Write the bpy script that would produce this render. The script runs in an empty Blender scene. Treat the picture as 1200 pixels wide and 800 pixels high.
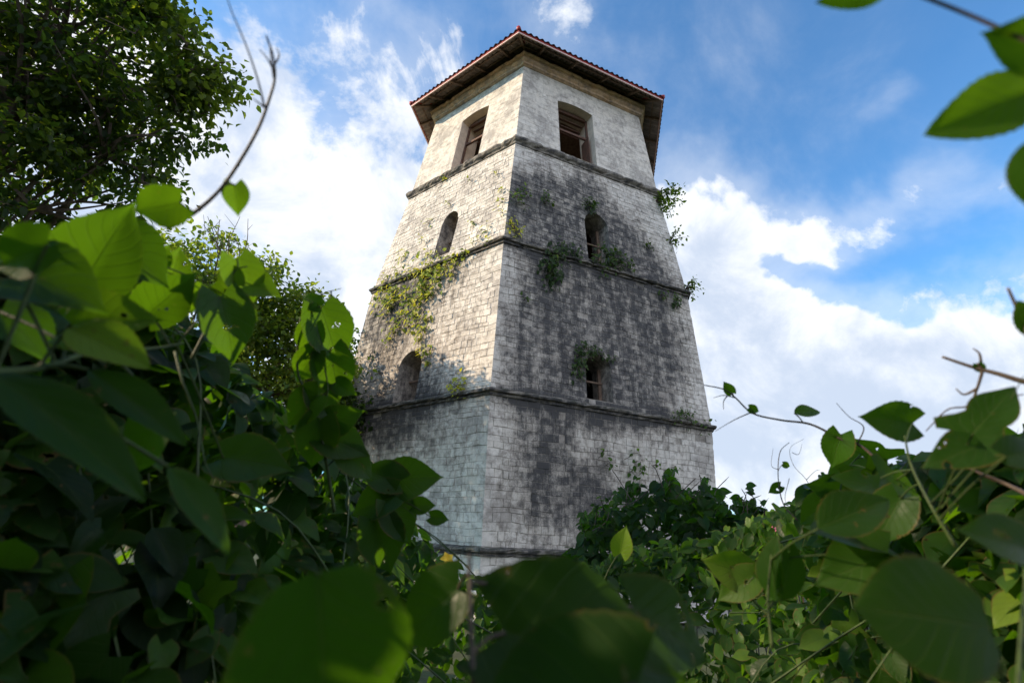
import bpy, math, random
import numpy as np
from mathutils import Vector, Matrix
PI=math.pi
random.seed(7); rng=np.random.default_rng(7)
sc=bpy.context.scene
col=sc.collection
# ------------------------------------------------------------ camera
F_PX=588.46; PITCH=0.37283601; ROLL=0.05116329
_c,_s=math.cos(PITCH),math.sin(PITCH); _cr,_sr=math.cos(ROLL),math.sin(ROLL)
_r=np.array([1.,0,0]); _u=np.array([0,-_s,_c]); FWD=np.array([0,_c,_s])
EX=_cr*_r+_sr*_u; EU=-_sr*_r+_cr*_u
cd=bpy.data.cameras.new('camera'); cam=bpy.data.objects.new('camera',cd); col.objects.link(cam)
cd.sensor_width=36; cd.lens=F_PX/1200*36; cd.clip_start=0.02; cd.clip_end=6000
cam.matrix_world=Matrix(((EX[0],EU[0],-FWD[0],0),(EX[1],EU[1],-FWD[1],0),(EX[2],EU[2],-FWD[2],0),(0,0,0,1)))
cd.dof.use_dof=True; cd.dof.focus_distance=13; cd.dof.aperture_fstop=3.0
sc.camera=cam
def ray(px,py):
    d=(px-600)*EX-(py-400)*EU+F_PX*FWD
    return d/np.linalg.norm(d)
def W(px,py,dist): return ray(px,py)*dist
# ------------------------------------------------------------ light
SUN_AZ=math.radians(-93); SUN_EL=math.radians(27)
sd=np.array([math.sin(SUN_AZ)*math.cos(SUN_EL),math.cos(SUN_AZ)*math.cos(SUN_EL),math.sin(SUN_EL)])
sl=bpy.data.lights.new('sun','SUN'); sl.energy=5.0; sl.angle=math.radians(.55); sl.color=(1,.78,.53)
so=bpy.data.objects.new('sun',sl); col.objects.link(so)
so.rotation_euler=Vector(-sd).to_track_quat('-Z','Y').to_euler()
sc.view_settings.view_transform='Standard'; sc.view_settings.look='None'
sc.view_settings.gamma=1; sc.view_settings.exposure=0.68; sc.view_settings.use_curve_mapping=False
# ------------------------------------------------------------ node helper
class NT:
    def __init__(s,nt): s.nt=nt; s.n=nt.nodes; s.n.clear()
    def add(s,t,ins=None,**kw):
        n=s.n.new(t)
        for k,v in kw.items(): setattr(n,k,v)
        for k,v in (ins or {}).items():
            if hasattr(v,'is_output') or isinstance(v,bpy.types.NodeSocket): s.nt.links.new(v,n.inputs[k])
            else: n.inputs[k].default_value=v
        return n
    def m(s,op,a,b=None,c=None,clamp=False):
        n=s.n.new('ShaderNodeMath'); n.operation=op; n.use_clamp=clamp
        for i,v in enumerate((a,b,c)):
            if v is None: continue
            if isinstance(v,bpy.types.NodeSocket): s.nt.links.new(v,n.inputs[i])
            else: n.inputs[i].default_value=v
        return n.outputs[0]
    def vm(s,op,a,b=None,out=0):
        n=s.n.new('ShaderNodeVectorMath'); n.operation=op
        for i,v in enumerate((a,b)):
            if v is None: continue
            if isinstance(v,bpy.types.NodeSocket): s.nt.links.new(v,n.inputs[i])
            else: n.inputs[i].default_value=v
        return n.outputs[out]
    def mr(s,v,a,b,c=0.,d=1.,smooth=True):
        n=s.n.new('ShaderNodeMapRange'); n.interpolation_type='SMOOTHSTEP' if smooth else 'LINEAR'
        s.nt.links.new(v,n.inputs[0])
        for i,x in enumerate((a,b,c,d)):
            if isinstance(x,bpy.types.NodeSocket): s.nt.links.new(x,n.inputs[i+1])
            else: n.inputs[i+1].default_value=x
        return n.outputs[0]
    def noise(s,vec,scale,detail=4,rough=.55,dist=0,out='Fac',dims='3D'):
        n=s.add('ShaderNodeTexNoise',{'Vector':vec,'Scale':scale,'Detail':detail,'Roughness':rough,'Distortion':dist}); n.noise_dimensions=dims
        return n.outputs[out]
    def mix(s,f,a,b,mode='MIX'):
        n=s.n.new('ShaderNodeMix'); n.data_type='RGBA'; n.blend_type=mode
        for k,v in ((0,f),(6,a),(7,b)):
            if isinstance(v,bpy.types.NodeSocket): s.nt.links.new(v,n.inputs[k])
            else: n.inputs[k].default_value=v if k==0 else (*v,1)[:4]
        return n.outputs[2]
    def link(s,a,b): s.nt.links.new(a,b)
def ramp(t,f,stops):
    n=t.n.new('ShaderNodeValToRGB'); t.link(f,n.inputs[0]); e=n.color_ramp.elements
    while len(e)<len(stops): e.new(.5)
    for i,(p,c) in enumerate(stops): e[i].position=p; e[i].color=(*c,1)
    return n.outputs[0]
# ------------------------------------------------------------ world: sky with clouds
wd=bpy.data.worlds.new('World'); sc.world=wd; wd.use_nodes=True
t=NT(wd.node_tree)
sky=t.add('ShaderNodeTexSky',sky_type='NISHITA'); sky.sun_disc=False
sky.sun_elevation=SUN_EL; sky.sun_rotation=SUN_AZ; sky.air_density=1.0; sky.dust_density=.6; sky.ozone_density=2.2
tc=t.add('ShaderNodeTexCoord').outputs['Generated']
d=t.vm('NORMALIZE',tc)
warp=t.noise(d,2.6,5,.6,out='Color')
wv=t.vm('SCALE',t.vm('SUBTRACT',warp,(.5,.5,.5)))
wv.node.inputs['Scale'].default_value=.34
dw=t.vm('ADD',d,wv)
def blob(px,py,rx,ry,rot=0):
    c=ray(px,py); a=EX*math.cos(rot)-EU*math.sin(rot); b=EX*math.sin(rot)+EU*math.cos(rot)
    a=a-c*(a@c); a/=np.linalg.norm(a); b=b-c*(b@c); b/=np.linalg.norm(b)
    k=F_PX*1.15
    q=t.vm('SUBTRACT',dw,tuple(c))
    x=t.vm('DOT_PRODUCT',q,tuple(a*k/rx),out=1); y=t.vm('DOT_PRODUCT',q,tuple(b*k/ry),out=1); z=t.vm('DOT_PRODUCT',q,tuple(c*3.))
    z=t.vm('DOT_PRODUCT',q,tuple(c*3.),out=1)
    l=t.m('SQRT',t.m('ADD',t.m('ADD',t.m('MULTIPLY',x,x),t.m('MULTIPLY',y,y)),t.m('MULTIPLY',z,z)))
    return t.mr(l,0.,1.35,1.,0.)
def acc(lst):
    o=None
    for (w,*b) in lst:
        v=t.m('MULTIPLY',blob(*b),w)
        o=v if o is None else t.m('ADD',o,v)
    return o
cl=acc([(1.45,800,420,125,230,.3),(1.15,960,455,240,115,.15),(1.25,1150,372,170,70,.05),(1.0,800,540,420,110,0),(.75,1100,520,300,90,0),(.9,760,270,90,120,0),
        (.75,330,250,140,190,.2),(.85,420,400,170,150,0),(.4,440,190,150,230,0),(.15,200,60,140,120,0),(1.1,30,200,190,260,0),(.5,640,30,130,60,.4),(.45,450,70,90,90,.8),
        (.62,1010,232,240,45,-.1),(.4,1180,275,60,25,-.3),(.35,1000,110,30,20,0)])
hole=acc([(.75,930,310,75,28,.3),(.9,1050,350,45,30,.1),(.5,1070,435,80,35,-.3),(.6,960,90,330,140,0)])
n1=t.noise(d,4.2,10,.62,.4); n2=t.noise(d,13,6,.6,.2)
nn=t.m('ADD',t.m('MULTIPLY',t.m('SUBTRACT',n1,.5),2.5),t.m('MULTIPLY',t.m('SUBTRACT',n2,.5),1.0))
dens=t.m('SUBTRACT',t.m('ADD',cl,nn),hole)
fac=t.mr(dens,.2,.78)
fac=t.m('MULTIPLY',fac,.97)
veil=t.mr(t.m('ADD',cl,t.m('MULTIPLY',t.m('SUBTRACT',n1,.5),1.4)),-.1,.9,0.03,.42)
fac=t.m('MAXIMUM',fac,veil)
n3=t.noise(t.vm('ADD',d,(.05,0,.07)),5.2,9,.62,.4)
sep=t.add('ShaderNodeSeparateXYZ',{'Vector':d})
shade=t.mr(t.m('ADD',n3,t.m('MULTIPLY',t.mr(dens,.6,2.3),.18)),.42,.74)
ccol=t.mix(shade,(8.2,8.4,8.7),(4.9,5.6,6.8))
# clouds near the low sun (left) shine warmer and brighter
sunf=t.mr(t.vm('DOT_PRODUCT',d,tuple(sd),out=1),.25,1.0)
ccol=t.mix(sunf,ccol,t.mix(t.mr(n3,.4,.62),(7.8,7.8,7.9),(4.6,5.4,6.9)))
skyc=t.mix(1.,sky.outputs[0],(.84,1.66,2.1),'MULTIPLY')
# unseen bright cloud added behind and right of the viewer to light the shaded face
back_fill=t.mr(t.vm('DOT_PRODUCT',dw,tuple(np.array([.55,-.78,.3])/1.0),out=1),.15,.6)
fac=t.m('MAXIMUM',fac,t.m('MULTIPLY',back_fill,t.mr(n1,.35,.5)))
ccol=t.mix(back_fill,ccol,(11.5,12.2,14.3))
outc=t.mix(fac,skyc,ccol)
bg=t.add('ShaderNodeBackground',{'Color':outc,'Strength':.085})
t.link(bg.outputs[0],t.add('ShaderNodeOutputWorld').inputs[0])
# ------------------------------------------------------------ mesh helpers
def link_mesh(name,V,Fq,mat,parent=None,attr=None,smooth=False,attrname='info'):
    """V (n,3), Fq list/array of faces"""
    me=bpy.data.meshes.new(name)
    V=np.asarray(V,dtype=np.float32)
    if isinstance(Fq,np.ndarray):
        nf,k=Fq.shape
        me.vertices.add(len(V)); me.vertices.foreach_set('co',V.ravel())
        me.loops.add(nf*k); me.loops.foreach_set('vertex_index',Fq.astype(np.int32).ravel())
        me.polygons.add(nf); me.polygons.foreach_set('loop_start',np.arange(0,nf*k,k,dtype=np.int32))
        me.update(calc_edges=True)
    else:
        me.from_pydata(V.tolist(),[],[list(map(int,f)) for f in Fq]); me.update()
    if attr is not None:
        a=me.attributes.new(attrname,'FLOAT_VECTOR','POINT'); a.data.foreach_set('vector',np.asarray(attr,dtype=np.float32).ravel())
    me.polygons.foreach_set('use_smooth',[bool(smooth)]*len(me.polygons))
    me.materials.append(mat)
    o=bpy.data.objects.new(name,me); col.objects.link(o)
    if parent is not None:
        o.parent=parent; o.matrix_parent_inverse=Matrix.Translation(-Vector(parent_world(parent)))
    return o
def parent_world(p):
    v=Vector(p.get('_w',(0,0,0)))
    return v
def tag(o,label=None,cat=None,group=None,kind=None):
    if label: o['label']=label
    if cat: o['category']=cat
    if group: o['group']=group
    if kind: o['kind']=kind
    return o
def thing(name,label,cat,loc=(0,0,0),group=None):
    o=bpy.data.objects.new(name,None); col.objects.link(o); o.location=tuple(loc); o['_w']=[float(x) for x in loc]
    return tag(o,label,cat,group)
class MB:
    def __init__(s): s.v=[]; s.f=[]; s.a=[]
    def add(s,vs,fs,a=None):
        b=len(s.v); s.v+= [tuple(map(float,v)) for v in vs]; s.f+=[tuple(i+b for i in f) for f in fs]
        s.a+=a if a is not None else [(0.5,0,0)]*len(vs)
    def bar(s,p,q,w,h,up=(0,0,1)):
        p=np.array(p,float);q=np.array(q,float);d=q-p;d/=np.linalg.norm(d);up=np.array(up,float)
        x=np.cross(d,up);x/=np.linalg.norm(x);y=np.cross(x,d)
        vs=[e+x*a*w/2+y*b*h/2 for e in (p,q) for a,b in ((-1,-1),(1,-1),(1,1),(-1,1))]
        s.add(vs,[(0,1,2,3),(7,6,5,4),(0,4,5,1),(1,5,6,2),(2,6,7,3),(3,7,4,0)])
    def tube(s,pts,rads,n=6,r=None):
        pts=[np.array(p,float) for p in pts]; N=len(pts)
        if np.isscalar(rads): rads=[rads]*N
        prev=None; rings=[]
        for i,p in enumerate(pts):
            d=pts[min(i+1,N-1)]-pts[max(i-1,0)]; L=np.linalg.norm(d); d=d/(L if L>1e-9 else 1)
            if prev is None: a=np.array([0,0,1.]) if abs(d[2])<.9 else np.array([1.,0,0])
            else: a=prev
            x=np.cross(d,a); 
            if np.linalg.norm(x)<1e-6: x=np.cross(d,[1,.3,.2])
            x/=np.linalg.norm(x); y=np.cross(d,x); prev=a if prev is None else prev
            rings.append([p+(x*math.cos(2*PI*k/n)+y*math.sin(2*PI*k/n))*rads[i] for k in range(n)])
        vs=[v for R in rings for v in R]
        fs=[(i*n+k,i*n+(k+1)%n,(i+1)*n+(k+1)%n,(i+1)*n+k) for i in range(N-1) for k in range(n)]
        fs+=[tuple(range(n))[::-1],tuple((N-1)*n+k for k in range(n))]
        s.add(vs,fs)
    def build(s,name,mat,parent=None,smooth=False):
        return link_mesh(name,s.v,s.f,mat,parent,np.array(s.a,dtype=np.float32),smooth)
def spline(P,n=8):
    """Catmull-Rom through points"""
    P=[np.array(p,float) for p in P]; Q=[2*P[0]-P[1]]+P+[2*P[-1]-P[-2]]; out=[]
    for i in range(len(P)-1):
        a,b,c_,d_=Q[i:i+4]
        for k in range(n):
            u=k/n; out.append(.5*((2*b)+(c_-a)*u+(2*a-5*b+4*c_-d_)*u*u+(3*b-a-3*c_+d_)*u**3))
    out.append(P[-1]); return out
# ------------------------------------------------------------ materials
def newmat(name):
    m=bpy.data.materials.new(name); m.use_nodes=True; return m,NT(m.node_tree)
def finish(t,sh): t.link(sh,t.add('ShaderNodeOutputMaterial').inputs[0])
def stone_mat(name,base,base2,bloom=.5,bump=1.):
    m,t=newmat(name)
    P=t.add('ShaderNodeTexCoord').outputs['Object']
    at=t.add('ShaderNodeAttribute',attribute_name='info'); s3=t.add('ShaderNodeSeparateXYZ',{'Vector':at.outputs['Vector']})
    rnd,stain,moss=s3.outputs
    big=t.noise(P,.9,6,.6); mid=t.noise(P,5.,8,.68); fine=t.noise(P,34,6,.7)
    c=t.mix(rnd,base,base2)
    c=t.mix(t.mr(t.noise(P,2.3,7,.7),.45,.7),c,tuple(x*.74 for x in base2))
    c=t.mix(t.mr(mid,.42,.72),c,tuple(x*.72 for x in base))
    # pale lime bloom
    c=t.mix(t.m('MULTIPLY',t.mr(fine,.5,.72),bloom),c,(.72,.70,.67))
    # soft grey weathering
    c=t.mix(t.m('MULTIPLY',t.mr(t.m('ADD',big,t.m('MULTIPLY',t.m('SUBTRACT',mid,.5),.6)),.42,.68),.6),c,(.20,.18,.165))
    # black algae
    sp=t.add('ShaderNodeMapping',{'Vector':P,'Scale':(1.7,1.7,.2)}).outputs[0]
    drip=t.noise(sp,1.9,9,.72,.5)
    q=t.m('ADD',t.m('ADD',stain,t.m('MULTIPLY',t.m('SUBTRACT',drip,.5),1.7)),t.m('ADD',t.m('MULTIPLY',t.m('SUBTRACT',mid,.5),1.5),t.m('MULTIPLY',t.m('SUBTRACT',rnd,.5),.35)))
    q=t.m('ADD',q,t.m('MULTIPLY',t.m('SUBTRACT',fine,.5),1.3))
    k=t.mr(q,.02,.95)
    c=t.mix(t.m('MULTIPLY',t.mr(q,-.35,.4),.5),c,(.21,.175,.14))
    c=t.mix(t.m('MULTIPLY',k,.93),c,(.034,.034,.037))
    c=t.mix(t.m('MULTIPLY',t.mr(t.m('ADD',moss,t.m('MULTIPLY',t.m('SUBTRACT',mid,.5),1.2)),.35,.8),.75),c,(.045,.055,.02))
    pit=t.noise(P,75,4,.65)
    # small black pits 
    vor=t.add('ShaderNodeTexVoronoi',{'Vector':t.vm('ADD',P,t.vm('SCALE',t.noise(P,6,3,out='Color'))),'Scale':9.})
    c=t.mix(t.m('MULTIPLY',t.mr(t.m('ADD',vor.outputs[0],t.m('MULTIPLY',fine,.3)),.3,.2),.55),c,(.05,.048,.045))
    hgt=t.m('ADD',t.m('MULTIPLY',mid,.12),t.m('ADD',t.m('MULTIPLY',fine,.38),t.m('MULTIPLY',pit,.16)))
    b=t.add('ShaderNodeBump',{'Height':hgt,'Strength':bump,'Distance':.06})
    p=t.add('ShaderNodeBsdfPrincipled',{'Base Color':c,'Roughness':.93,'Normal':b.outputs[0]}); p.inputs['Specular IOR Level'].default_value=.2
    finish(t,p.outputs[0]); return m
M={}
M['stone']=stone_mat('coral_stone',(.50,.455,.395),(.62,.575,.515),bloom=.35,bump=.6)
M['plaster']=stone_mat('limewashed_stone',(.56,.505,.43),(.61,.56,.49),bloom=.2,bump=.5)
M['mortar']=stone_mat('mortar',(.34,.305,.265),(.40,.365,.32))
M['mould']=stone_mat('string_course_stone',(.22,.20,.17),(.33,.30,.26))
M['cornice']=stone_mat('cornice_stone',(.56,.37,.23),(.62,.44,.29),bloom=.12,bump=.5)
def simple(name,c1,c2,scale=12,rough=.8,bump=.3,stretch=(1,1,1),spec=.3,metal=0):
    m,t=newmat(name); P=t.add('ShaderNodeMapping',{'Vector':t.add('ShaderNodeTexCoord').outputs['Object'],'Scale':stretch}).outputs[0]
    n=t.noise(P,scale,8,.65,.3); f=t.noise(P,scale*5,4,.6)
    c=t.mix(t.mr(t.m('ADD',n,t.m('MULTIPLY',t.m('SUBTRACT',f,.5),.5)),.35,.68),c1,c2)
    b=t.add('ShaderNodeBump',{'Height':t.m('ADD',n,f),'Strength':bump,'Distance':.02})
    p=t.add('ShaderNodeBsdfPrincipled',{'Base Color':c,'Roughness':rough,'Normal':b.outputs[0],'Metallic':metal}); p.inputs['Specular IOR Level'].default_value=spec
    finish(t,p.outputs[0]); return m
M['wood']=simple('weathered_wood',(.13,.062,.04),(.065,.04,.03),9,.75,.4,(1,1,.3))
M['darkwood']=simple('old_rafter_wood',(.13,.085,.06),(.21,.15,.11),7,.85,.4)
M['roof']=simple('red_painted_tin',(.36,.03,.028),(.2,.022,.022),3,.5,.15)
M['soffit']=simple('tin_underside',(.24,.19,.16),(.14,.115,.1),4,.6,.2)
M['fascia']=simple('faded_pink_fascia',(.72,.55,.50),(.6,.36,.33),14,.6,.25)
M['bark']=simple('bark',(.13,.10,.075),(.06,.045,.035),6,.9,.8,(1,1,.4))
M['inside']=simple('inner_plaster',(.16,.145,.125),(.1,.09,.08),3,.9,.4)
M['jamb']=simple('jamb_plaster',(.60,.51,.41),(.46,.39,.32),3,.9,.4)
M['soil']=simple('leaf_litter_soil',(.045,.06,.02),(.03,.035,.015),2.5,.95,.8)
M['petal']=simple('yellow_petal',(.8,.48,.02),(.85,.6,.05),30,.6,.1)
M['pinkpetal']=simple('pink_petal',(.7,.12,.25),(.8,.3,.4),30,.6,.1)
def stem_mat(name,c1,c2):
    return simple(name,c1,c2,40,.6,.2)
M['stem']=stem_mat('green_stem',(.05,.08,.018),(.03,.045,.015))
M['twig']=stem_mat('brown_twig',(.055,.04,.03),(.09,.065,.045))
def leaf_mat(name,stops,trans,tfac=.42,rough=.5,vein=.2,spec=.15,holes=False):
    m,t=newmat(name)
    at=t.add('ShaderNodeAttribute',attribute_name='info'); s3=t.add('ShaderNodeSeparateXYZ',{'Vector':at.outputs['Vector']})
    s_,t_,rnd=s3.outputs
    P=t.add('ShaderNodeTexCoord').outputs['Object']
    n=t.noise(P,22,5,.6); 
    base=ramp(t,t.m('ADD',rnd,t.m('MULTIPLY',t.m('SUBTRACT',n,.5),.16),clamp=True),stops)
    ab=t.m('ABSOLUTE',s_)
    mid=t.mr(ab,.008,.035,1.,0.)
    lat=t.m('ABSOLUTE',t.m('SUBTRACT',t.m('FRACT',t.m('MULTIPLY',t.m('SUBTRACT',t_,t.m('MULTIPLY',t.m('POWER',ab,.85),.38)),7.2)),.5))
    lat=t.mr(lat,.0,.085,1.,0.)
    v=t.m('MAXIMUM',mid,t.m('MULTIPLY',lat,.6))
    c=t.mix(t.m('MULTIPLY',v,vein),base,(.07,.11,.025))
    # brown blemishes
    bl=t.mr(t.noise(P,9,5,.7),.64,.72)
    c=t.mix(t.m('MULTIPLY',bl,t.mr(rnd,.55,.9,.05,.8)),c,(.10,.06,.02))
    tcx=t.mix(1.,t.mix(t.m('MULTIPLY',v,.55),trans,tuple(x*.45 for x in trans)),t.mix(t.mr(rnd,.0,1.),(.5,.62,.5),(1.5,1.25,.9)),'MULTIPLY')
    tcx=t.mix(t.m('MULTIPLY',bl,t.mr(rnd,.55,.9,.0,.8)),tcx,(.12,.07,.02))
    b=t.add('ShaderNodeBump',{'Height':t.m('ADD',t.m('MULTIPLY',v,-.6),t.m('MULTIPLY',n,.5)),'Strength':.35,'Distance':.006})
    p=t.add('ShaderNodeBsdfPrincipled',{'Base Color':c,'Roughness':rough,'Normal':b.outputs[0]}); p.inputs['Specular IOR Level'].default_value=spec
    tr=t.add('ShaderNodeBsdfTranslucent',{'Color':tcx,'Normal':b.outputs[0]})
    mx=t.add('ShaderNodeMixShader',{0:tfac}); t.link(p.outputs[0],mx.inputs[1]); t.link(tr.outputs[0],mx.inputs[2])
    if holes:
        hv=t.noise(t.vm('ADD',P,(3.1,1.7,.4)),38,2,.5); hz=t.noise(P,6.5,2,.5)
        hm=t.m('MULTIPLY',t.m('GREATER_THAN',hv,.69),t.m('GREATER_THAN',hz,.52))
        rim=t.m('MULTIPLY',t.mr(hv,.645,.68),t.m('GREATER_THAN',hz,.515))
        edge=t.m('MULTIPLY',t.mr(t.m('ADD',ab,t.m('MULTIPLY',n,.3)),1.06,1.16),t.mr(rnd,.2,.5))
        c2=t.mix(t.m('MAXIMUM',rim,edge),c,(.11,.07,.025)); t.link(c2,p.inputs['Base Color'])
        t.link(t.mr(n,.3,.7,.32,.62),p.inputs['Roughness'])
        m2=t.add('ShaderNodeMixShader',{0:hm}); t.link(mx.outputs[0],m2.inputs[1]); t.link(t.add('ShaderNodeBsdfTransparent').outputs[0],m2.inputs[2]); mx=m2
    finish(t,mx.outputs[0]); return m
G=[(0,(.006,.016,.005)),(.4,(.013,.038,.006)),(.75,(.032,.08,.010)),(1,(.12,.19,.02))]
M['vineleaf']=leaf_mat('vine_leaf',G,(.10,.25,.006),.45,vein=.5,holes=True)
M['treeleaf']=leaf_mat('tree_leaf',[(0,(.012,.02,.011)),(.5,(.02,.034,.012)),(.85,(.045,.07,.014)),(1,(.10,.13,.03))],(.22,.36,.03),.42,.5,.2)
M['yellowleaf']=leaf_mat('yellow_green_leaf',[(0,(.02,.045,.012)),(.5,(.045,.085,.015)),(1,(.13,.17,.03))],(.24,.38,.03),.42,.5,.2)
M['limeleaf']=leaf_mat('lime_wall_leaf',[(0,(.09,.14,.02)),(.5,(.22,.28,.03)),(1,(.42,.40,.05))],(.4,.45,.05),.4,.5,.2)
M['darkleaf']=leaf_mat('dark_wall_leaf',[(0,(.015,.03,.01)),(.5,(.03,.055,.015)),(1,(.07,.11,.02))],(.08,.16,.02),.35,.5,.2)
# ------------------------------------------------------------ leaves
def leaf_template(rows,cols,shape='heart',serr=0,fold=.18,curl=.25,wave=.0):
    """unit leaf: base at origin, tip at +Y, normal +Z. returns V,(s,t),F"""
    V=[];A=[]
    for i in range(rows+1):
        tt=i/rows
        if shape=='heart': w=.44*(math.sin(PI*min(1,tt*.86+.13))**.75)*(1-tt**4)**.8*(1.04-.18*tt)
        elif shape=='round': w=.47*math.sin(PI*min(1,tt*.93+.065))**.55*(1-tt**6)**.6
        elif shape=='ovate': w=.30*(math.sin(PI*tt**.8)**.8) if 0<tt<1 else 0
        elif shape=='lobed': w=(.50*(1-tt)**.8*(.55+.45*abs(math.cos(tt*PI*1.6)))+.02)*(1 if tt>0 else .7)
        else: w=.17*(math.sin(PI*tt**.85)**.8) if 0<tt<1 else 0
        if tt>=.999: w=.004
        for j in range(cols+1):
            s=2*j/cols-1
            x=s*w; y=tt
            if shape in('heart','lobed'): y-= .20*abs(s)**1.3*(1-tt)**2.2*(1.6-abs(s)*.6) 
            if serr and abs(s)>.99 and i%2: x*=1-serr
            z=fold*abs(x)-curl*tt*tt*.5 + wave*math.sin(tt*9+s*2)*abs(s)
            V.append((x,y*(1-.0*curl),z)); A.append((s,tt,0))
    F=[]
    n=cols+1
    for i in range(rows):
        for j in range(cols): F.append((i*n+j,i*n+j+1,(i+1)*n+j+1,(i+1)*n+j))
    return np.array(V),np.array(A),np.array(F)
T_HI=leaf_template(22,8,'heart',.035,.28,.35,.018)
T_HI2=leaf_template(24,8,'ovate',.05,.3,.3,.012)
T_LO=leaf_template(9,4,'heart',0,.3,.4,.02)
T_OV=leaf_template(7,4,'ovate',0,.3,.4,.02)
T_LB=leaf_template(12,4,'lobed',0,.25,.4,.02)
T_RND=leaf_template(22,8,'round',.03,.12,.25,.012)
T_YOUNG=leaf_template(6,4,'heart',0,.8,.9,.03)
T_NAR=leaf_template(20,6,'narrow',.04,.35,.3,.012)
T_TREE=leaf_template(3,2,'ovate',0,.35,.4)
def frames(Y,N):
    Y=Y/np.linalg.norm(Y,axis=1,keepdims=True)
    X=np.cross(Y,N); X/=np.maximum(np.linalg.norm(X,axis=1,keepdims=True),1e-6)
    Z=np.cross(X,Y); return X,Y,Z
def leaves_mesh(name,mat,parent,T,pos,Y,N,size,rnd):
    """batched leaves -> one mesh; pos,Y,N (n,3); size (n,), rnd (n,)"""
    V,A,Fc=T; pos=np.atleast_2d(pos); n=len(pos)
    X,Y,Z=frames(np.atleast_2d(Y).astype(float),np.atleast_2d(N).astype(float))
    size=np.broadcast_to(size,(n,)); rnd=np.broadcast_to(rnd,(n,))
    cz=rng.uniform(.3,1.7,n) if n>1 else np.ones(1)
    P=pos[:,None,:]+size[:,None,None]*(V[None,:,0:1]*X[:,None,:]+V[None,:,1:2]*Y[:,None,:]+(V[None,:,2]*cz[:,None])[:,:,None]*Z[:,None,:])
    at=np.repeat(A[None],n,0).copy(); at[:,:,2]=rnd[:,None]
    FF=(Fc[None]+(np.arange(n)*len(V))[:,None,None]).reshape(-1,4)
    return link_mesh(name,P.reshape(-1,3),FF,mat,parent,at.reshape(-1,3),smooth=True)
def unit(v): v=np.asarray(v,float); return v/np.maximum(np.linalg.norm(v,axis=-1,keepdims=True),1e-9)
# =================================================================== GROUND
g=[];gf=[]
ring=[0,1,2,3,4,6,8,10,13,16,20,30,60,150,500,2500]; NA=48
for i,R in enumerate(ring):
    for k in range(NA):
        a=2*PI*k/NA; h=-1.85+(.12*math.sin(R*.9+a*3)+.1*math.cos(R*.53+a*5) if R<70 else 0)
        g.append((R*math.cos(a),R*math.sin(a),h))
for i in range(len(ring)-1):
    for k in range(NA): gf.append((i*NA+k,i*NA+(k+1)%NA,(i+1)*NA+(k+1)%NA,(i+1)*NA+k))
tag(link_mesh('ground',g,gf,M['soil'],None,smooth=True),'dark weedy ground under the vines',kind='structure')
# =================================================================== WATCHTOWER
CX,CY=1.0531637782,20.
Cn=np.array([-.21178036,-.97731729]); Ln=np.array([-.92992999,-.39747395]); Rn=np.array([.74535608,-.55589974])
HEX=[Ln,Cn,Rn,-Ln,-Cn,-Rn]      # six corners, counter-clockwise seen from above
LS=[(-1.9,7.30),(-.29,7.232),(3.56,7.361),(8.47,6.926),(13.193,6.060),(18.067,5.343)]
GROUND=-1.9
def scale_at(z):
    for (z0,s0),(z1,s1) in zip(LS,LS[1:]):
        if z<=z1: return s0+(s1-s0)*(z-z0)/(z1-z0)
    return LS[-1][1]
cen=np.array([CX,CY])
def face_dirs(i):
    A,B=HEX[i],HEX[(i+1)%6]; e=(B-A)/np.linalg.norm(B-A); n=np.array([e[1],-e[0]])
    return A,B,e,n
def fpt(i,u,z,dep=0.,sidesc=None):
    A,B,e,n=face_dirs(i); s=scale_at(z); mid=cen+s*(A+B)/2
    p=mid+e*u+n*dep
    return (p[0],p[1],z)
def fw(i,z):
    A,B,e,n=face_dirs(i); return scale_at(z)*np.linalg.norm(B-A)/2
def ray_face(px,py,i):
    """where the sight line through a spot of the photograph meets a wall face"""
    A,B,e,n=face_dirs(i); dd=ray(px,py); best=None
    for (z0,s0),(z1,s1) in zip(LS,LS[1:]):
        P0=np.array([*(cen+s0*A),z0]);P1=np.array([*(cen+s0*B),z0]);P2=np.array([*(cen+s1*A),z1])
        nn_=np.cross(P1-P0,P2-P0); X=dd*((nn_@P0)/(nn_@dd))
        if z0-.05<=X[2]<=z1+.05:
            s=scale_at(X[2]); return float((X[:2]-(cen+s*(A+B)/2))@e),float(X[2])
    return 0,5
# windows: face, u0,u1,z0,z1, arch rise
WIN=[dict(f=1,u=(-1.33,.29),z=(13.50,16.48),rise=.13,kind='top'),dict(f=0,u=(-.53,.94),z=(13.50,16.45),rise=.13,kind='top'),
     dict(f=1,u=(-.54,.41),z=(8.78,10.95),rise=.36,kind='mid'),dict(f=0,u=(-.07,.74),z=(8.95,10.95),rise=.36,kind='mid'),
     dict(f=1,u=(-.84,.06),z=(3.86,5.32),rise=.28,kind='low'),dict(f=0,u=(-.62,.42),z=(3.74,5.42),rise=.34,kind='low')]
for fi in (2,3,4,5):
    WIN+= [dict(f=fi,u=(-.75,.75),z=(13.5,16.45),rise=.13,kind='top'),dict(f=fi,u=(-.45,.45),z=(8.9,10.95),rise=.36,kind='mid')]
def open_half(w,z):
    """(left,right) u limits of the opening at height z, or None"""
    z0,z1=w['z'];u0,u1=w['u']; r=w['rise']
    if z<z0-1e-6 or z>z1: return None
    c=(u0+u1)/2; h=(u1-u0)/2
    if z>z1-r:
        q=(z-(z1-r))/r; h=h*math.sqrt(max(0,1-q))
    return c-h,c+h
tower=thing('watchtower','old six-sided stone watchtower with stepped storeys and a red tin roof','tower',(CX,CY,GROUND))
DEP=1.0   # wall thickness
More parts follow.
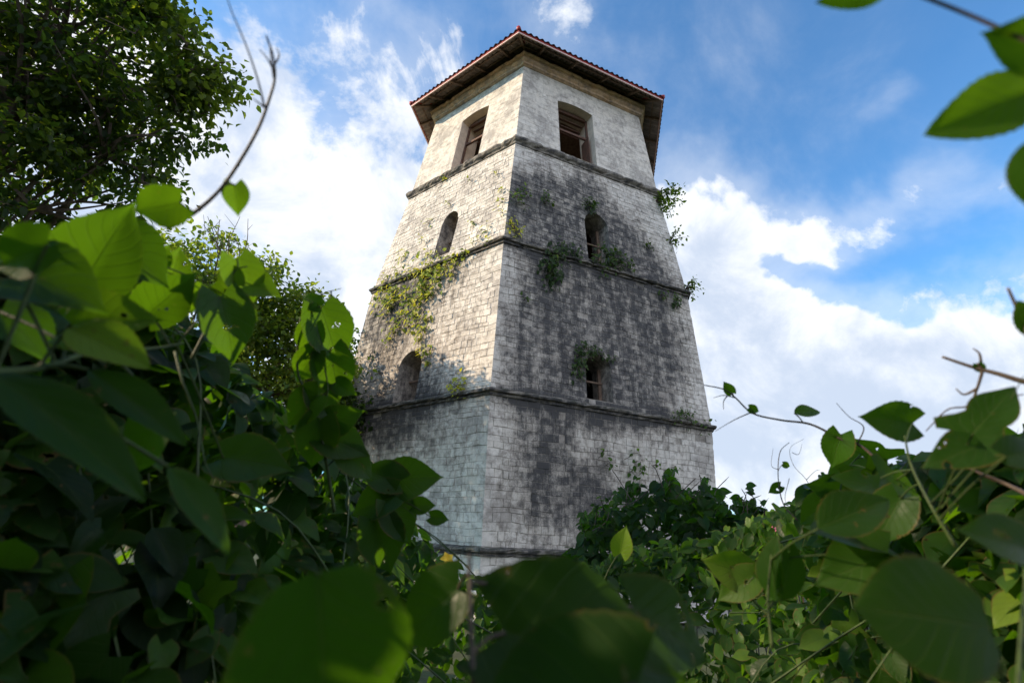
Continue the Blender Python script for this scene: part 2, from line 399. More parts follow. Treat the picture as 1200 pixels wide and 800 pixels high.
# stains as shapes fixed on the faces: face, u, z, ru, rz, strength
ST=[]
def stain_px(i,px,py,rx,ry,st):
    u,z=ray_face(px,py,i); u2,z2=ray_face(px+rx,py,i); u3,z3=ray_face(px,py-ry,i)
    ST.append((i,u,z,max(abs(u2-u),.1),max(abs(z3-z),.1),st))
for a in [(1,690,395,75,62,.62),(1,640,400,50,70,.35),(1,760,380,55,60,.42),(1,735,430,60,50,.45),(1,655,440,55,35,.45),(1,700,345,60,25,.45),(1,780,430,25,50,.1),
          (1,640,245,45,42,.62),(1,615,235,25,30,.3),(1,680,225,45,22,.35),(1,665,275,55,35,.6),(1,725,290,40,30,.55),(1,745,270,25,30,.25),(1,710,300,60,20,.6),(1,690,215,20,25,.35),
          (1,648,520,16,60,.42),(1,670,560,50,50,.32),(1,745,530,40,40,.1),(1,620,580,22,60,.22),(1,700,600,60,40,.4),(1,605,500,12,40,.2),(1,702,475,50,25,.5),(1,740,600,90,50,.2),(1,620,540,50,80,.18),(1,790,540,30,40,.15),
          (1,625,470,30,9,.35),(1,760,488,60,9,.45),(1,650,130,25,30,.08),(1,720,330,55,12,.4),(1,790,330,30,20,.12),
          (0,470,340,60,30,.35),(0,450,420,50,60,.4),(0,500,420,45,60,.22),(0,520,330,50,22,.35),(0,440,385,30,40,.3),(0,480,470,60,25,.45),(0,540,380,25,40,.12),(0,550,260,30,30,.1),(0,470,520,60,40,.3),(0,530,560,40,60,.22),(0,440,500,30,30,.4)]:
    stain_px(*a)
LED=[-.29,3.56,8.47,13.193]
def stain(i,u,z):
    s=-.66
    for (f,cu,cz,ru,rz,st) in ST:
        if f==i:
            q=((u-cu)/ru)**2+((z-cz)/rz)**2
            if q<5: s+=1.85*st*math.exp(-q*.8)
    s=min(s,.7)
    if i not in(0,1): s+=.25*math.sin(u*.9+z*.7+i)+.12
    if z<13.19:
        for L in LED:
            if L-.02<z<L+.35: s+=.55*(1-(z-L)/.35)     # wet ledge
            if L-.55<z<L: s+=.62*(1-(L-z)/.55)*(.6+.4*math.sin(u*5+L))
    return s
def mossv(i,u,z):
    m_=0
    for L in LED:
        if L-.1<z<L+.25: m_=max(m_,.35)
    return m_
# backing walls with openings (solid: outer skin, reveals)
def wall_shell(k):
    z0,z1=LS[k][0],LS[k+1][0]; mb=MB()
    for i in range(6):
        A,B,e,n=face_dirs(i)
        ws=[w for w in WIN if w['f']==i and z0<=w['z'][0]<z1]
        def quad(pts,flip=False):
            at=[(.3,stain(i,u,z),mossv(i,u,z)) for (u,z,dd) in pts]
            mb.add([fpt(i,u,z,dd) for (u,z,dd) in pts],[(0,1,2,3)],at)
        zs={z0,z1}
        for w in ws:
            a,b=w['z']; r=w['rise']; zs|={a,b,b-r}|{b-r+r*math.sin(q*PI/16) for q in range(1,8)}|{b-r*.004}
        zs=sorted(zs)
        for za,zb in zip(zs,zs[1:]):
            wa,wb=fw(i,za),fw(i,zb)
            w=ws[0] if ws else None
            oa=open_half(w,za+1e-5) if w else None; ob=open_half(w,zb-1e-5) if w else None
            if oa is None or ob is None: quad([(-wa,za,0),(wa,za,0),(wb,zb,0),(-wb,zb,0)])
            else:
                quad([(-wa,za,0),(oa[0],za,0),(ob[0],zb,0),(-wb,zb,0)]); quad([(oa[1],za,0),(wa,za,0),(wb,zb,0),(ob[1],zb,0)])
            # inner skin
            ia,ib=wa-DEP*.577,wb-DEP*.577
            if oa is None or ob is None: quad([(-ia,za,-DEP),(ia,za,-DEP),(ib,zb,-DEP),(-ib,zb,-DEP)])
            else:
                quad([(-ia,za,-DEP),(oa[0],za,-DEP),(ob[0],zb,-DEP),(-ib,zb,-DEP)]); quad([(oa[1],za,-DEP),(ia,za,-DEP),(ib,zb,-DEP),(ob[1],zb,-DEP)])
    return mb
def wobble(i,u,z,k):
    e_=min(1,max(0,(LS[k+1][0]-z)/.3))*min(1,max(0,(z-LS[k][0])/.3))
    for w in WIN:
        if w['f']==i and w['u'][0]-.25<u<w['u'][1]+.25 and w['z'][0]-.2<z<w['z'][1]+.2: e_=0
    return .6*e_*(.030*math.sin(u*1.7+z*.9+i)+.022*math.sin(u*3.9-z*2.3+2*i)+.014*math.sin(u*8.3+z*3.1+i))
def block_wall(k,top=False):
    """individually laid, slightly uneven stones of one storey"""
    z0,z1=LS[k][0],LS[k+1][0]; V=[];Fc=[];At=[]
    ch=(.12,.23) if not top else (.22,.32)
    R=random.Random(40+k)
    for i in range(6):
        ws=[w for w in WIN if w['f']==i and z0<=w['z'][0]<z1]; w=ws[0] if ws else None
        z=z0
        while z<z1-.02:
            h=R.uniform(*ch); 
            if z1-(z+h)<.09: h=z1-z
            za,zb=z,z+h; wa,wb=fw(i,za),fw(i,zb)
            # cuts across the course
            cuts=[-1.]; u=-wa
            while u<wa:
                u+=R.choice((R.uniform(.13,.24),R.uniform(.2,.46)))*(1.5 if top else 1)
                if wa-u<.14: break
                cuts.append(u/wa)
            cuts.append(1.)
            wob=R.uniform(-.012,.012)
            for c0,c1 in zip(cuts,cuts[1:]):
                segs=[(c0*wa,c1*wa,c0*wb,c1*wb)]
                if w:
                    zc0=max(za,w['z'][0]); zc1=min(zb,w['z'][1])
                    if zc1>zc0+.01 and not (zb<=w['z'][0] or za>=w['z'][1]):
                        oa=open_half(w,max(za,w['z'][0])+1e-4); ob=oa
                        new=[]
                        for (a0,a1,b0,b1) in segs:
                            la1=min(a1,oa[0]-.004); lb1=min(b1,ob[0]-.004)
                            if la1-a0>.03 or lb1-b0>.03: new.append((a0,max(la1,a0+.01),b0,max(lb1,b0+.01)))
                            ra0=max(a0,oa[1]+.004); rb0=max(b0,ob[1]+.004)
                            if a1-ra0>.03 or b1-rb0>.03: new.append((min(ra0,a1-.01),a1,min(rb0,b1-.01),b1))
                        segs=new
                for (a0,a1,b0,b1) in segs:
                    if not top and R.random()<.022 and c0>-1 and c1<1: continue   # lost stone
                    gp=R.uniform(.001,.006) if not top else .001; bv=R.uniform(.004,.010) if not top else .002
                    dp=.008+R.random()**3*.014 if not top else .006+R.random()*.0015
                    endL=c0==-1.; endR=c1==1.
                    if endL or endR: dp=R.choice((.010,.012,.016,.003)) if not top else .0065
                    jt=lambda: R.uniform(-.006,.006)*(1 if not top else .4)
                    r_=R.random(); base=len(V)
                    for (uu0,uu1,zz) in ((a0,a1,za),(b0,b1,zb)): pass
                    gl=0 if endL else gp; gr=0 if endR else gp
                    if endL or endR: gp=.0025; bv=.004
                    corners=[(a0+gl,za+gp),(a1-gr,za+gp),(b1-gr,zb-gp),(b0+gl,zb-gp)]
                    edge=lambda u_:0. if (endL or endR) and abs(abs(u_)-fw(i,(za+zb)/2))<.06 else 1.
                    for (u_,z_) in corners: V.append(fpt(i,u_,z_+wobble(i,u_,z_,k)*edge(u_),.0)); At.append((r_,stain(i,u_,z_)+.1,mossv(i,u_,z_)))
                    ex=dp*.577
                    bl=-ex if endL else bv; br=-ex if endR else bv
                    tl=R.uniform(-.5,.5)*(.005 if not top else .0008)*(0 if endL or endR else 1)
                    for (u_,z_,q) in ((a0+gl+bl+(0 if endL else jt()),za+gp+bv+wob*.3,tl),(a1-gr-br+(0 if endR else jt()),za+gp+bv+wob*.3,-tl),(b1-gr-br+(0 if endR else jt()),zb-gp-bv,-tl),(b0+gl+bl+(0 if endL else jt()),zb-gp-bv,tl)):
                        V.append(fpt(i,u_,z_+wobble(i,u_,z_,k)*edge(u_),dp+q)); At.append((r_,stain(i,u_,z_),mossv(i,u_,z_)))
                    b=base
                    Fc+=[(b+4,b+5,b+6,b+7),(b,b+1,b+5,b+4),(b+1,b+2,b+6,b+5),(b+2,b+3,b+7,b+6),(b+3,b,b+4,b+7)]
            z+=h
    return V,np.array(Fc),At
for k in range(5):
    top=k==4
    sh=wall_shell(k).build('wall',M['mortar'] if not top else M['plaster'],tower)
    V,Fc,At=block_wall(k,top)
    link_mesh('stone_facing',V,Fc,M['stone'] if not top else M['plaster'],sh,At)
for o in [o for o in bpy.data.objects if o.name.startswith('stone_facing')]:
    o.matrix_parent_inverse=Matrix.Identity(4); o.parent.matrix_parent_inverse=Matrix.Translation(-Vector((CX,CY,GROUND)))
# mouldings round the tower
def moulding(name,mat,prof,zref,parent,step=.16,jit=.012,seed=1,dark=.25):
    """prof: list of (outward offset from wall, z offset)"""
    R=random.Random(seed); V=[];At=[];Fc=[]; n=len(prof); cols_=0
    s=scale_at(zref); 
    for i in range(6):
        A,B,e,nn_=face_dirs(i); hw=fw(i,zref); N=int(2*hw/step)
        for q in range(N+ (0)):
            tt=-1+2*q/N
            chip=R.random()<.24
            for (dd,dz) in prof:
                z=zref+dz; w_=fw(i,z)+dd*.577
                jj=0 if q==0 or dd<=0 else R.uniform(-jit,jit)-(R.uniform(.0,.07) if chip and dd>.05 else 0)
                V.append(fpt(i,tt*w_,z,dd+jj)); At.append((R.random(),dark+R.uniform(-.2,.3),.45 if dz>=0 else .1)); 
            cols_+=1
    for c_ in range(cols_):
        d_=(c_+1)%cols_
        for j in range(n-1): Fc.append((c_*n+j,d_*n+j,d_*n+j+1,c_*n+j+1))
    return link_mesh(name,V,np.array(Fc),mat,parent,At)
P_DOUBLE=[(a*.8,b*.72) for a,b in [(0,-.20),(.07,-.19),(.09,-.13),(.06,-.12),(.07,-.08),(.17,-.06),(.20,.0),(.18,.05),(.05,.10),(0,.12)]]
P_TOP=[(0,-.22),(.05,-.21),(.08,-.14),(.14,-.10),(.19,-.04),(.19,.04),(.12,.08),(0,.11)]
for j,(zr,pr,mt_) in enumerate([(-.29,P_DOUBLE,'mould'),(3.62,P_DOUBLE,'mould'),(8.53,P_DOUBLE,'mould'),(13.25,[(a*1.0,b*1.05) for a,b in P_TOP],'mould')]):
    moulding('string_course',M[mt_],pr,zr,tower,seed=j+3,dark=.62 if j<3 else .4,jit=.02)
P_COR=[(0,-.48),(.05,-.475),(.07,-.46),(.14,-.44),(.15,-.34),(.24,-.28),(.26,-.12),(.34,-.06),(.34,.0),(.05,.01),(-.9,.01)]
moulding('cornice',M['cornice'],P_COR,18.06,tower,seed=9,jit=.006,dark=-.25)
# ceiling slab inside + timber wall plate
def hexring(z,s): return [(*(cen+s*h),z) for h in HEX]
mb=MB(); mb.add(hexring(18.09,5.3)+hexring(18.20,5.3),[(5,4,3,2,1,0),(6,7,8,9,10,11)]+[(i,(i+1)%6,6+(i+1)%6,6+i) for i in range(6)]); mb.build('ceiling_boards',M['darkwood'],tower)
# roof
EZ=18.03; ES=6.62; SL=math.tan(math.radians(27)); apo=ES*.85
APEXZ=EZ+ES*.87*SL
roof=None
V=[];Fc=[];Vu=[]
def roof_mesh(off,amp,per):
    V=[];Fc=[]
    for i in range(6):
        A,B,e,n=face_dirs(i); a3=np.array([*(cen+ES*A),EZ]); b3=np.array([*(cen+ES*B),EZ]); ap=np.array([cen[0],cen[1],APEXZ])
        L=np.linalg.norm(b3-a3); ex=(b3-a3)/L; nrm=np.cross(ex,ap-a3); nrm/=np.linalg.norm(nrm)
        # downslope foot of apex on the eave
        ta=(ap-a3)@ex; up=(ap-a3)-ex*ta; H=np.linalg.norm(up); up/=H
        N=int(L/per)*8; base=len(V)
        for q in range(N+1):
            x=L*q/N; z=off+amp*math.cos(2*PI*x/per)
            h=H*(x/ta) if x<ta else H*((L-x)/(L-ta))
            for r_ in (-.05,h): V.append(a3+ex*x+up*r_+nrm*z)
        for q in range(N): Fc.append((base+2*q,base+2*q+2,base+2*q+3,base+2*q+1))
    return V,Fc
V,Fc=roof_mesh(.045,.03,.25)
roof=link_mesh('roof',V,Fc,M['roof'],tower,smooth=True)
V,Fc=roof_mesh(.033,.03,.25)
sf=link_mesh('soffit_sheet',V,Fc,M['soffit'],roof,smooth=True); sf.matrix_parent_inverse=Matrix.Identity(4)
rp=(lambda mb,name,mat,**k: setattr(mb.build(name,mat,roof,**k),'matrix_parent_inverse',Matrix.Identity(4)))
def eave_pt(i,tt,inw,dz):
    """point on face i: tt -1..1 along, inw metres inward from the eave along the slope, dz below the sheet"""
    A,B,e,n=face_dirs(i); hw=ES*np.linalg.norm(B-A)/2; dd=inw
    mid=cen+ES*(A+B)/2 - n*dd; hw2=hw-dd*.577
    return np.array([*(mid+e*tt*hw2),EZ+dd*SL-dz])
mb=MB();mb2=MB()
for i in range(6):
    A,B=HEX[i],HEX[(i+1)%6]
    for (m_,z0,z1,o) in ((mb,-.12,-.065,.0),(mb2,-.065,.05,.012)):
        s0=ES+o; s1=ES-.045
        a=[(*(cen+s*h),EZ+z) for s,z in ((s0,z0),(s0,z1),(s1,z1),(s1,z0)) for h in (A,B)]
        m_.add(a,[(0,1,3,2),(2,3,5,4),(4,5,7,6),(6,7,1,0)])
rp(mb,'fascia_board',M['fascia']); rp(mb2,'eave_flashing',M['roof'])
for i in range(6):
    mb=MB(); p=np.array([*(cen+(ES+.07)*HEX[i]),EZ+.05]); q=np.array([cen[0],cen[1],APEXZ+.08])
    mb.tube([p,p+(q-p)*.5,q],[.085,.085,.085],8); rp(mb,'hip_cap',M['roof'],smooth=True)
for i in range(6):
    h=HEX[i]; mb=MB(); mb.bar((*(cen+(ES-.06)*h),EZ-.02),(*(cen+(4.8)*h),EZ+(ES-4.8)*.866*SL-.03),.09,.13); rp(mb,'hip_rafter',M['darkwood'])
    for tt in (-.66,-.22,.22,.66):
        mb=MB(); mb.bar(eave_pt(i,tt,.05,.09),eave_pt(i,tt*1.28,1.7,.09),.07,.12); rp(mb,'rafter',M['darkwood'])
    mb=MB()
    for inw in (.38,.78,1.2): mb.bar(eave_pt(i,-.99,inw,.02),eave_pt(i,.99,inw,.02),.05,.045)
    rp(mb,'batten',M['darkwood'])
# timber wall plate above cornice
mb=MB()
for i in range(6):
    a=[(*(cen+s*h),z) for s,z in ((5.25,18.07),(5.25,18.75),(5.1,18.75),(5.1,18.07)) for h in (HEX[i],HEX[(i+1)%6])]
    mb.add(a,[(0,1,3,2),(2,3,5,4),(4,5,7,6),(6,7,1,0)])
rp(mb,'wall_plate',M['soffit'])
# windows
for w in WIN:
    i=w['f']; u0,u1=w['u']; z0,z1=w['z']; r=w['rise']
    if not(i in (0,1,2)): continue
    mb=MB(); zs=[z0,z1-r]+[z1-r+r*math.sin(q*PI/16) for q in range(1,9)]
    Lp=[(open_half(w,min(z,z1-1e-6)) ,z) for z in zs]
    path=[(o[0],z) for o,z in Lp]+[(o[1],z) for o,z in Lp[::-1]]
    vs=[];fs=[];N=len(path); dps=[.012,-.25,-.6,-DEP-.02]
    for dd in dps:
        for (u_,z_) in path: vs.append(fpt(i,u_,z_,dd))
    for a in range(len(dps)-1):
        for j in range(N): fs.append((a*N+j,a*N+(j+1)%N,(a+1)*N+(j+1)%N,(a+1)*N+j))
    mb.add(vs,fs,[(.4,.05 if w['kind']=='top' else .45,0)]*len(vs))
    win=mb.build('window_reveal',M['jamb'] if w['kind']=='top' else M['stone'],tower)
    mr_=MB(); ap=[]
    for q in range(17):
        x=-1+q/8; zc=z1-r*x*x; ap.append(((u0+u1)/2+x*(u1-u0)/2,zc))
    ap=[(u0,z1-r-.12)]+ap+[(u1,z1-r-.12)]
    rw=.12 if w['kind']=='top' else .15; Rv=random.Random(int(z0*10)+i); n_a=len(ap)
    top_=w['kind']=='top'; gp_=0. if top_ else .06
    def apt(t_):
        j=min(int(t_),n_a-2); q=t_-j; u_=ap[j][0]+(ap[j+1][0]-ap[j][0])*q; z_=ap[j][1]+(ap[j+1][1]-ap[j][1])*q
        x=(u_-(u0+u1)/2)/((u1-u0)/2); a_=min(1,abs(x))*.9; return (u_,z_-.006),(u_+math.copysign(rw*math.sin(a_*PI/2*.9),x),z_+rw*math.cos(a_*PI/2*.9))
    st_=1. if top_ else 2.
    t_=0.
    while t_<n_a-1.001:
        te=min(t_+st_,n_a-1.0001); a_i,a_o=apt(t_+gp_); b_i,b_o=apt(te-gp_); o_=.0085 if top_ else .018+Rv.uniform(0,.014); rn=.5 if top_ else Rv.random()
        sv=[stain(i,*q) for q in (a_i,b_i,b_o,a_o)]
        mr_.add([fpt(i,*q,.0) for q in (a_i,b_i,b_o,a_o)]+[fpt(i,*q,o_) for q in (a_i,b_i,b_o,a_o)],[(4,5,6,7),(0,1,5,4),(1,2,6,5),(2,3,7,6),(3,0,4,7)],[(rn,sv[k_%4],0) for k_ in range(8)])
        t_=te
    mr_.build('arch',M['plaster'] if w['kind']=='top' else M['stone'],win)
    def sub(mb_,name,mat):
        o=mb_.build(name,mat,win); o.matrix_parent_inverse=Matrix.Identity(4); return o
    fd=-.42 if w['kind']=='top' else -.5
    P=lambda u_,z_,dd=fd: fpt(i,u_,z_,dd)
    A_,B_,e_,n_=face_dirs(i); nv=(n_[0],n_[1],0)
    if w['kind']=='top':
        mb=MB(); zt=z1-r*.35
        mb.bar(P(u0+.04,z0),P(u0+.04,zt),.09,.07,nv); mb.bar(P(u1-.04,z0),P(u1-.04,zt),.09,.07,nv)
        mb.bar(P(u0,z0+.06),P(u1,z0+.06),.10,.12); mb.bar(P(u0+.1,zt-.08),P(u1-.1,zt-.08),.12,.16)
        zt2=z0+(z1-z0)*.58; mb.bar(P(u0+.1,zt2,fd+.01),P(u1-.1,zt2,fd+.01),.09,.09)
        sub(mb,'frame',M['wood'])
        # open louvred flap leaning inwards above, boards
        mb=MB()
        for q in range(3): mb.bar(P(u0+.12,zt-.26-q*.22,fd-.2-q*.16),P(u1-.12,zt-.30-q*.20,fd-.2-q*.16),.10,.03)
        sub(mb,'shutter',M['wood'])
        mb=MB(); mb.bar(P(u1-.14,z0+.15,fd-.02),P(u1-.14,zt2-.06,fd-.02),.03,.5,nv); sub(mb,'side_leaf',M['wood'])
    else:
        mb=MB(); zm=z0+(z1-z0)*.48
        mb.bar(P(u0,zm),P(u1,zm),.06,.05); sub(mb,'crossbar',M['darkwood'])
        mb=MB(); mb.bar(P(u1-.06,z0,fd-.05),P(u1-.06,z1-r,fd-.05),.10,.06,nv); sub(mb,'frame',M['darkwood'])
# interior floors keep the storeys dark
for z in (3.5,8.4,13.15):
    mb=MB(); mb.add(hexring(z,scale_at(z)-DEP*1.16-.02),[(0,1,2,3,4,5)]); mb.build('floor_boards',M['darkwood'],tower)
# =================================================================== PLANTS ON THE TOWER
def wall_plant(name,label,i,spots,mat,leaf,n,spread,droop=.6,group=None,out=.18,bright=(.2,.9),stems=True,cat='wall plant'):
    """spots: photograph spots on face i; a plant rooted in the joints, leaves spread round each spot"""
    P0=[ray_face(px,py,i) for (px,py,*_) in spots]
    A,B,e,nf=face_dirs(i); e3=np.array([*e,0]); n3=np.array([*nf,0])
    root=thing(name,label,cat,fpt(i,P0[0][0],P0[0][1],0),group)
    pos=[];Y=[];N=[];sz=[]; ms=MB()
    for s_,(u,z) in zip(spots,P0):
        k=s_[2] if len(s_)>2 else 1.
        for q in range(int(n*k)):
            du,dz=rng.normal(0,spread*.5*k**.5),rng.normal(0,spread*.55*k**.5)
            dd=.03+abs(rng.normal(0,out))*math.exp(-(du*du+dz*dz)/(spread**2+.01))
            p=np.array(fpt(i,u+du,z+dz,dd)); pos.append(p)
            Y.append(e3*rng.normal(0,.7)+n3*abs(rng.normal(.4,.4))+np.array([0,0,rng.normal(-droop,.5)]))
            N.append(n3*.8+np.array([0,0,.9])+rng.normal(0,.35,3)); sz.append(leaf*rng.uniform(.55,1.3))
        for q in range(max(2,int(4*k)) if stems else 0):
            a=np.array(fpt(i,u,z,0.0)); b=np.array(fpt(i,u+rng.normal(0,spread*.6),z+rng.normal(0,spread*.6)-droop*.2,.08)); m_=(a+b)/2+n3*out*.8
            ms.tube(spline([a,m_,b],3),.008,4)
        if stems: ms.build('stem',M['twig'],root); ms=MB()
    leaves_mesh('foliage',mat,root,T_TREE,np.array(pos),np.array(Y),np.array(N),np.array(sz),rng.uniform(*bright,len(pos)))
    return root
wp=wall_plant
wp('creeper','lime green creeper sprawling over the second stone band on the sunlit face',0,[(500,325,1.3),(512,312,1),(485,318,.6),(520,318,.7),(470,322,.6),(496,340,1),(462,345,1),(458,358,.9),(455,330,.6),(492,355,.8),(488,372,.7),(530,318,.5),(505,300,.35),(478,345,.7),(515,330,.5),(486,358,.7),(470,352,.5),(475,300,.4),(535,305,.5),(545,300,.4),(448,350,.6),(466,385,.5),(505,345,.6)],M['limeleaf'],.19,36,.5,.5,out=.16,bright=(0,1))
wp('creeper','yellowing creeper strand trailing down towards the low window of the sunlit face',0,[(499,385,.8),(494,397,.8),(490,380,.8),(503,372,.6),(465,375,.6),(500,414,.6),(458,400,.5),(474,368,.4),(505,421,.4)],M['limeleaf'],.15,26,.35,.7,out=.12)
wp('fern_tuft','single bright yellow green tuft on the third stone band left of the tower corner',0,[(540,455,1)],M['limeleaf'],.16,46,.28,-.3,out=.2,bright=(.6,1))
wp('fern_tuft','small lime tuft growing on the band under the upper left window',0,[(523,210,.6)],M['limeleaf'],.12,26,.2,-.2,bright=(.3,.8))
wp('fern_tuft','tiny yellow tuft in the joints between upper and middle left windows',0,[(528,240,.5),(552,212,.4)],M['limeleaf'],.1,16,.14,0)
wp('fern_tuft','thin strip of yellow weeds beside the tower corner above the second band',0,[(589,238,.7),(588,222,.4),(583,205,.4),(590,250,.4)],M['limeleaf'],.12,16,.22,.3,bright=(.4,1))
wp('fern_tuft','dry weeds left of the middle window on the sunlit face',0,[(503,262,.6),(498,283,.6),(512,300,.6)],M['limeleaf'],.12,16,.26,.2)
wp('fern_tuft','yellow weeds right of the middle window on the sunlit face',0,[(560,282,.7),(570,270,.5),(556,262,.4),(573,283,.5)],M['limeleaf'],.12,20,.26,.2)
wp('weed_clump','small olive weeds under the low window of the sunlit face',0,[(447,437,.5),(438,420,.5),(416,425,.5),(428,390,.5)],M['darkleaf'],.13,16,.24,.2)
wp('weed_clump','yellow flecked weed hanging at the tower corner on the shaded face',1,[(600,268,1),(606,272,.5),(597,262,.4)],M['limeleaf'],.14,24,.24,.5,bright=(.5,1))
wp('hanging_fern','big dark fern hanging over the second band left of the middle window',1,[(650,298,1.2),(643,308,1.1),(645,320,1),(646,330,.6),(660,292,.8),(672,296,.6)],M['darkleaf'],.17,46,.36,1.,out=.22,bright=(0,.7))
wp('window_weed','dark green weeds spilling out of the middle window of the shaded face',1,[(708,298,1.2),(718,300,1.2),(712,308,1),(725,305,.8),(705,312,.8),(735,312,.6),(697,306,.5)],M['darkleaf'],.16,40,.36,.7,out=.2,bright=(0,.9))
wp('weed_clump','dark tuft above the arch of the middle shaded window',1,[(690,246,1),(688,238,.6)],M['darkleaf'],.14,50,.24,.3,bright=(.1,.8))
wp('weed_clump','loose weeds on the stained stones near the corner above the second band',1,[(615,228,.7),(636,232,.8),(640,238,.6),(603,232,.6),(612,240,.4)],M['darkleaf'],.14,30,.3,.3,bright=(.3,1))
wp('hanging_fern','dark green creeper hanging beside the arch of the low shaded window',1,[(678,415,1),(677,428,1),(676,438,.8),(682,405,.7),(690,410,.6),(700,412,.6),(712,418,.4)],M['darkleaf'],.13,34,.26,1.,out=.08,bright=(.1,.8))
wp('weed_clump','small weed tuft on the pale stones right of the middle window',1,[(757,288,.7)],M['darkleaf'],.13,30,.2,.1)
wp('weed_clump','two small tufts under the right end of the second band',1,[(774,345,.6),(789,356,.9),(790,350,.6)],M['darkleaf'],.14,36,.22,.8)
wp('weed_clump','lone green sprig below the second band right of the tower corner',1,[(614,352,.5)],M['darkleaf'],.12,22,.16,.3,bright=(.5,1))
wp('weed_clump','moss and weeds on the right end of the third band',1,[(800,484,.8),(806,492,.8),(790,490,.5),(820,498,.4)],M['darkleaf'],.12,30,.26,.4,bright=(.4,1))
wp('young_vine','thin young vine climbing the pale stones low on the shaded face',1,[(742,530,.3),(745,540,.3),(740,552,.5),(750,548,.5),(765,545,.4),(788,548,.4),(706,528,.3),(710,545,.4)],M['vineleaf'],.16,14,.22,.5,bright=(.4,.9))
def edge_shrub(label,px,py,dist_extra,R_,n,leaf,squash=1.3):
    u,z=ray_face(px,py,1); hw=fw(1,z); base=np.array(fpt(1,min(u,hw-.03),z,0))
    root=thing('wall_shrub',label,'shrub',base); pos=[];Y=[];ms=MB()
    for b in range(7):
        tip=base+np.array([R_*rng.uniform(.3,1.2),rng.uniform(-.5,.5)*R_,R_*rng.uniform(-1.3,1.1)*squash*.6+.15])
        pts=spline([base,(base+tip)/2+np.array([R_*.1,0,.12]),tip],5); ms.tube(pts,[.018*(1-j/len(pts)*.8) for j in range(len(pts))],4)
        for q in range(n//7):
            k=rng.integers(2,len(pts)); p=pts[k]+rng.normal(0,R_*.13,3); pos.append(p); Y.append(rng.normal(0,1,3)+np.array([.5,0,-.2]))
    leaves_mesh('foliage',M['treeleaf'],root,T_TREE,np.array(pos),np.array(Y),rng.normal(0,.6,(len(pos),3))+np.array([0,-.4,.9]),rng.uniform(.6,1.2,len(pos))*leaf,rng.uniform(.1,.9,len(pos)))
    ms.build('branch',M['twig'],root)
edge_shrub('bushy shrub sprouting from the right edge of the tower under the upper band',768,236,0,.85,300,.16)
edge_shrub('sparse twiggy shrub on the right tower edge between upper and second band',784,285,0,.6,90,.13)
edge_shrub('small shrub hanging at the right end of the second band',803,340,0,.5,90,.14)
# =================================================================== TREES
def tree(name,label,base,trunk_top,crowns,nleaf,leaf,mat,seed,group=None,bright=(.1,.9),twigs=True,rad=.3,clump=.55):
    """crowns: list of (centre, radii) lobes; limbs run from the trunk to clumps in the lobes; leaves sit in clumps on twig ends"""
    R=np.random.default_rng(seed); base=np.array(base,float); tt=np.array(trunk_top,float)
    root=thing(name,label,'tree',base,group); ms=MB()
    mid=(base+tt)/2+R.normal(0,.25,3)*[1,1,0]; tr=spline([base,mid,tt],8)
    ms.tube(tr,[rad*(1.25-.6*j/len(tr)) for j in range(len(tr))],10); ms.build('trunk',M['bark'],root,smooth=True)
    pos=[];Y=[];N=[];br=[]; mb=MB()
    tot=sum(np.prod(q[1]) for q in crowns)
    for c,r,*bo in crowns:
        bo=bo[0] if bo else 0; c=np.array(c,float); r=np.array(r,float); share=max(np.prod(r)/tot,.011)
        hub=c-r*[0,0,.55]; f_=min(1,r.mean()/2.2); mb.tube(spline([tt,(tt+hub)/2+R.normal(0,.2,3),hub],5),[rad*.42*f_*(1-.065*j) for j in range(11)],7)
        ncl=max(5,int(nleaf*share/85))
        for q in range(ncl):
            d_=unit(R.normal(0,1,3)); rr=R.uniform(.35,1.)**.45; p=c+d_*r*rr
            if q%2==0:
                m_=(hub+p)/2+R.normal(0,.15,3)*r.mean()*.5; pts=spline([hub,m_,p],4); mb.tube(pts,[rad*.12*(1-j/len(pts)*.85) for j in range(len(pts))],4)
            for s_ in range(2): mb.tube([p,p+R.normal(0,clump*.5,3)],[.012,.005],3)
            shade_=R.normal(0,.14)+bo; k=int(nleaf*share/ncl*R.uniform(.5,1.5))
            off=R.normal(0,1,(k,3))*[clump*.55,clump*.55,clump*.38]
            pos.append(p+off); Y.append(R.normal(0,1,(k,3))+unit(off)*.9+[0,0,-.45]); N.append(R.normal(0,.45,(k,3))+[0,0,1]); br.append(np.clip(R.uniform(*bright,k)+shade_,0,1))
    pos=np.concatenate(pos);Y=np.concatenate(Y);N=np.concatenate(N);br=np.concatenate(br)
    leaves_mesh('crown',mat,root,T_TREE,pos,Y,N,leaf*R.uniform(.6,1.25,len(pos)),br)
    mb.build('limb',M['bark'],root)
    return root
GZ=-1.9
c=lambda px,py,dd:tuple(W(px,py,dd))
tree('broadleaf_tree','huge dark broadleaf tree filling the upper left corner',W(-150,640,12)*[1,1,0]+[0,0,GZ],W(-60,330,12),
     [(c(50,60,12),(2.2,2.0,2.0)),(c(135,150,11.5),(1.45,1.5,1.0)),(c(-20,170,12),(2.0,2,1.9)),(c(90,10,12.5),(1.9,2,1.2)),(c(160,85,11.5),(.85,.9,.75)),(c(50,225,11.5),(1.7,1.4,.6)),(c(-160,120,12.5),(2.6,2.4,2.6)),(c(165,200,11.5),(.75,.7,.4)),
      (c(230,75,11.3),(.55,.5,.3),.35),(c(250,118,11.2),(.4,.4,.42),.35),(c(222,48,11.4),(.28,.3,.18),.35),(c(215,130,11.3),(.45,.4,.3),.3),(c(-20,-60,12.5),(2.8,2.2,2))],31000,.14,M['treeleaf'],11,rad=.34,clump=.30,bright=(.0,.75))  # offset on the small sprays paints their backlit edge into the leaf colour
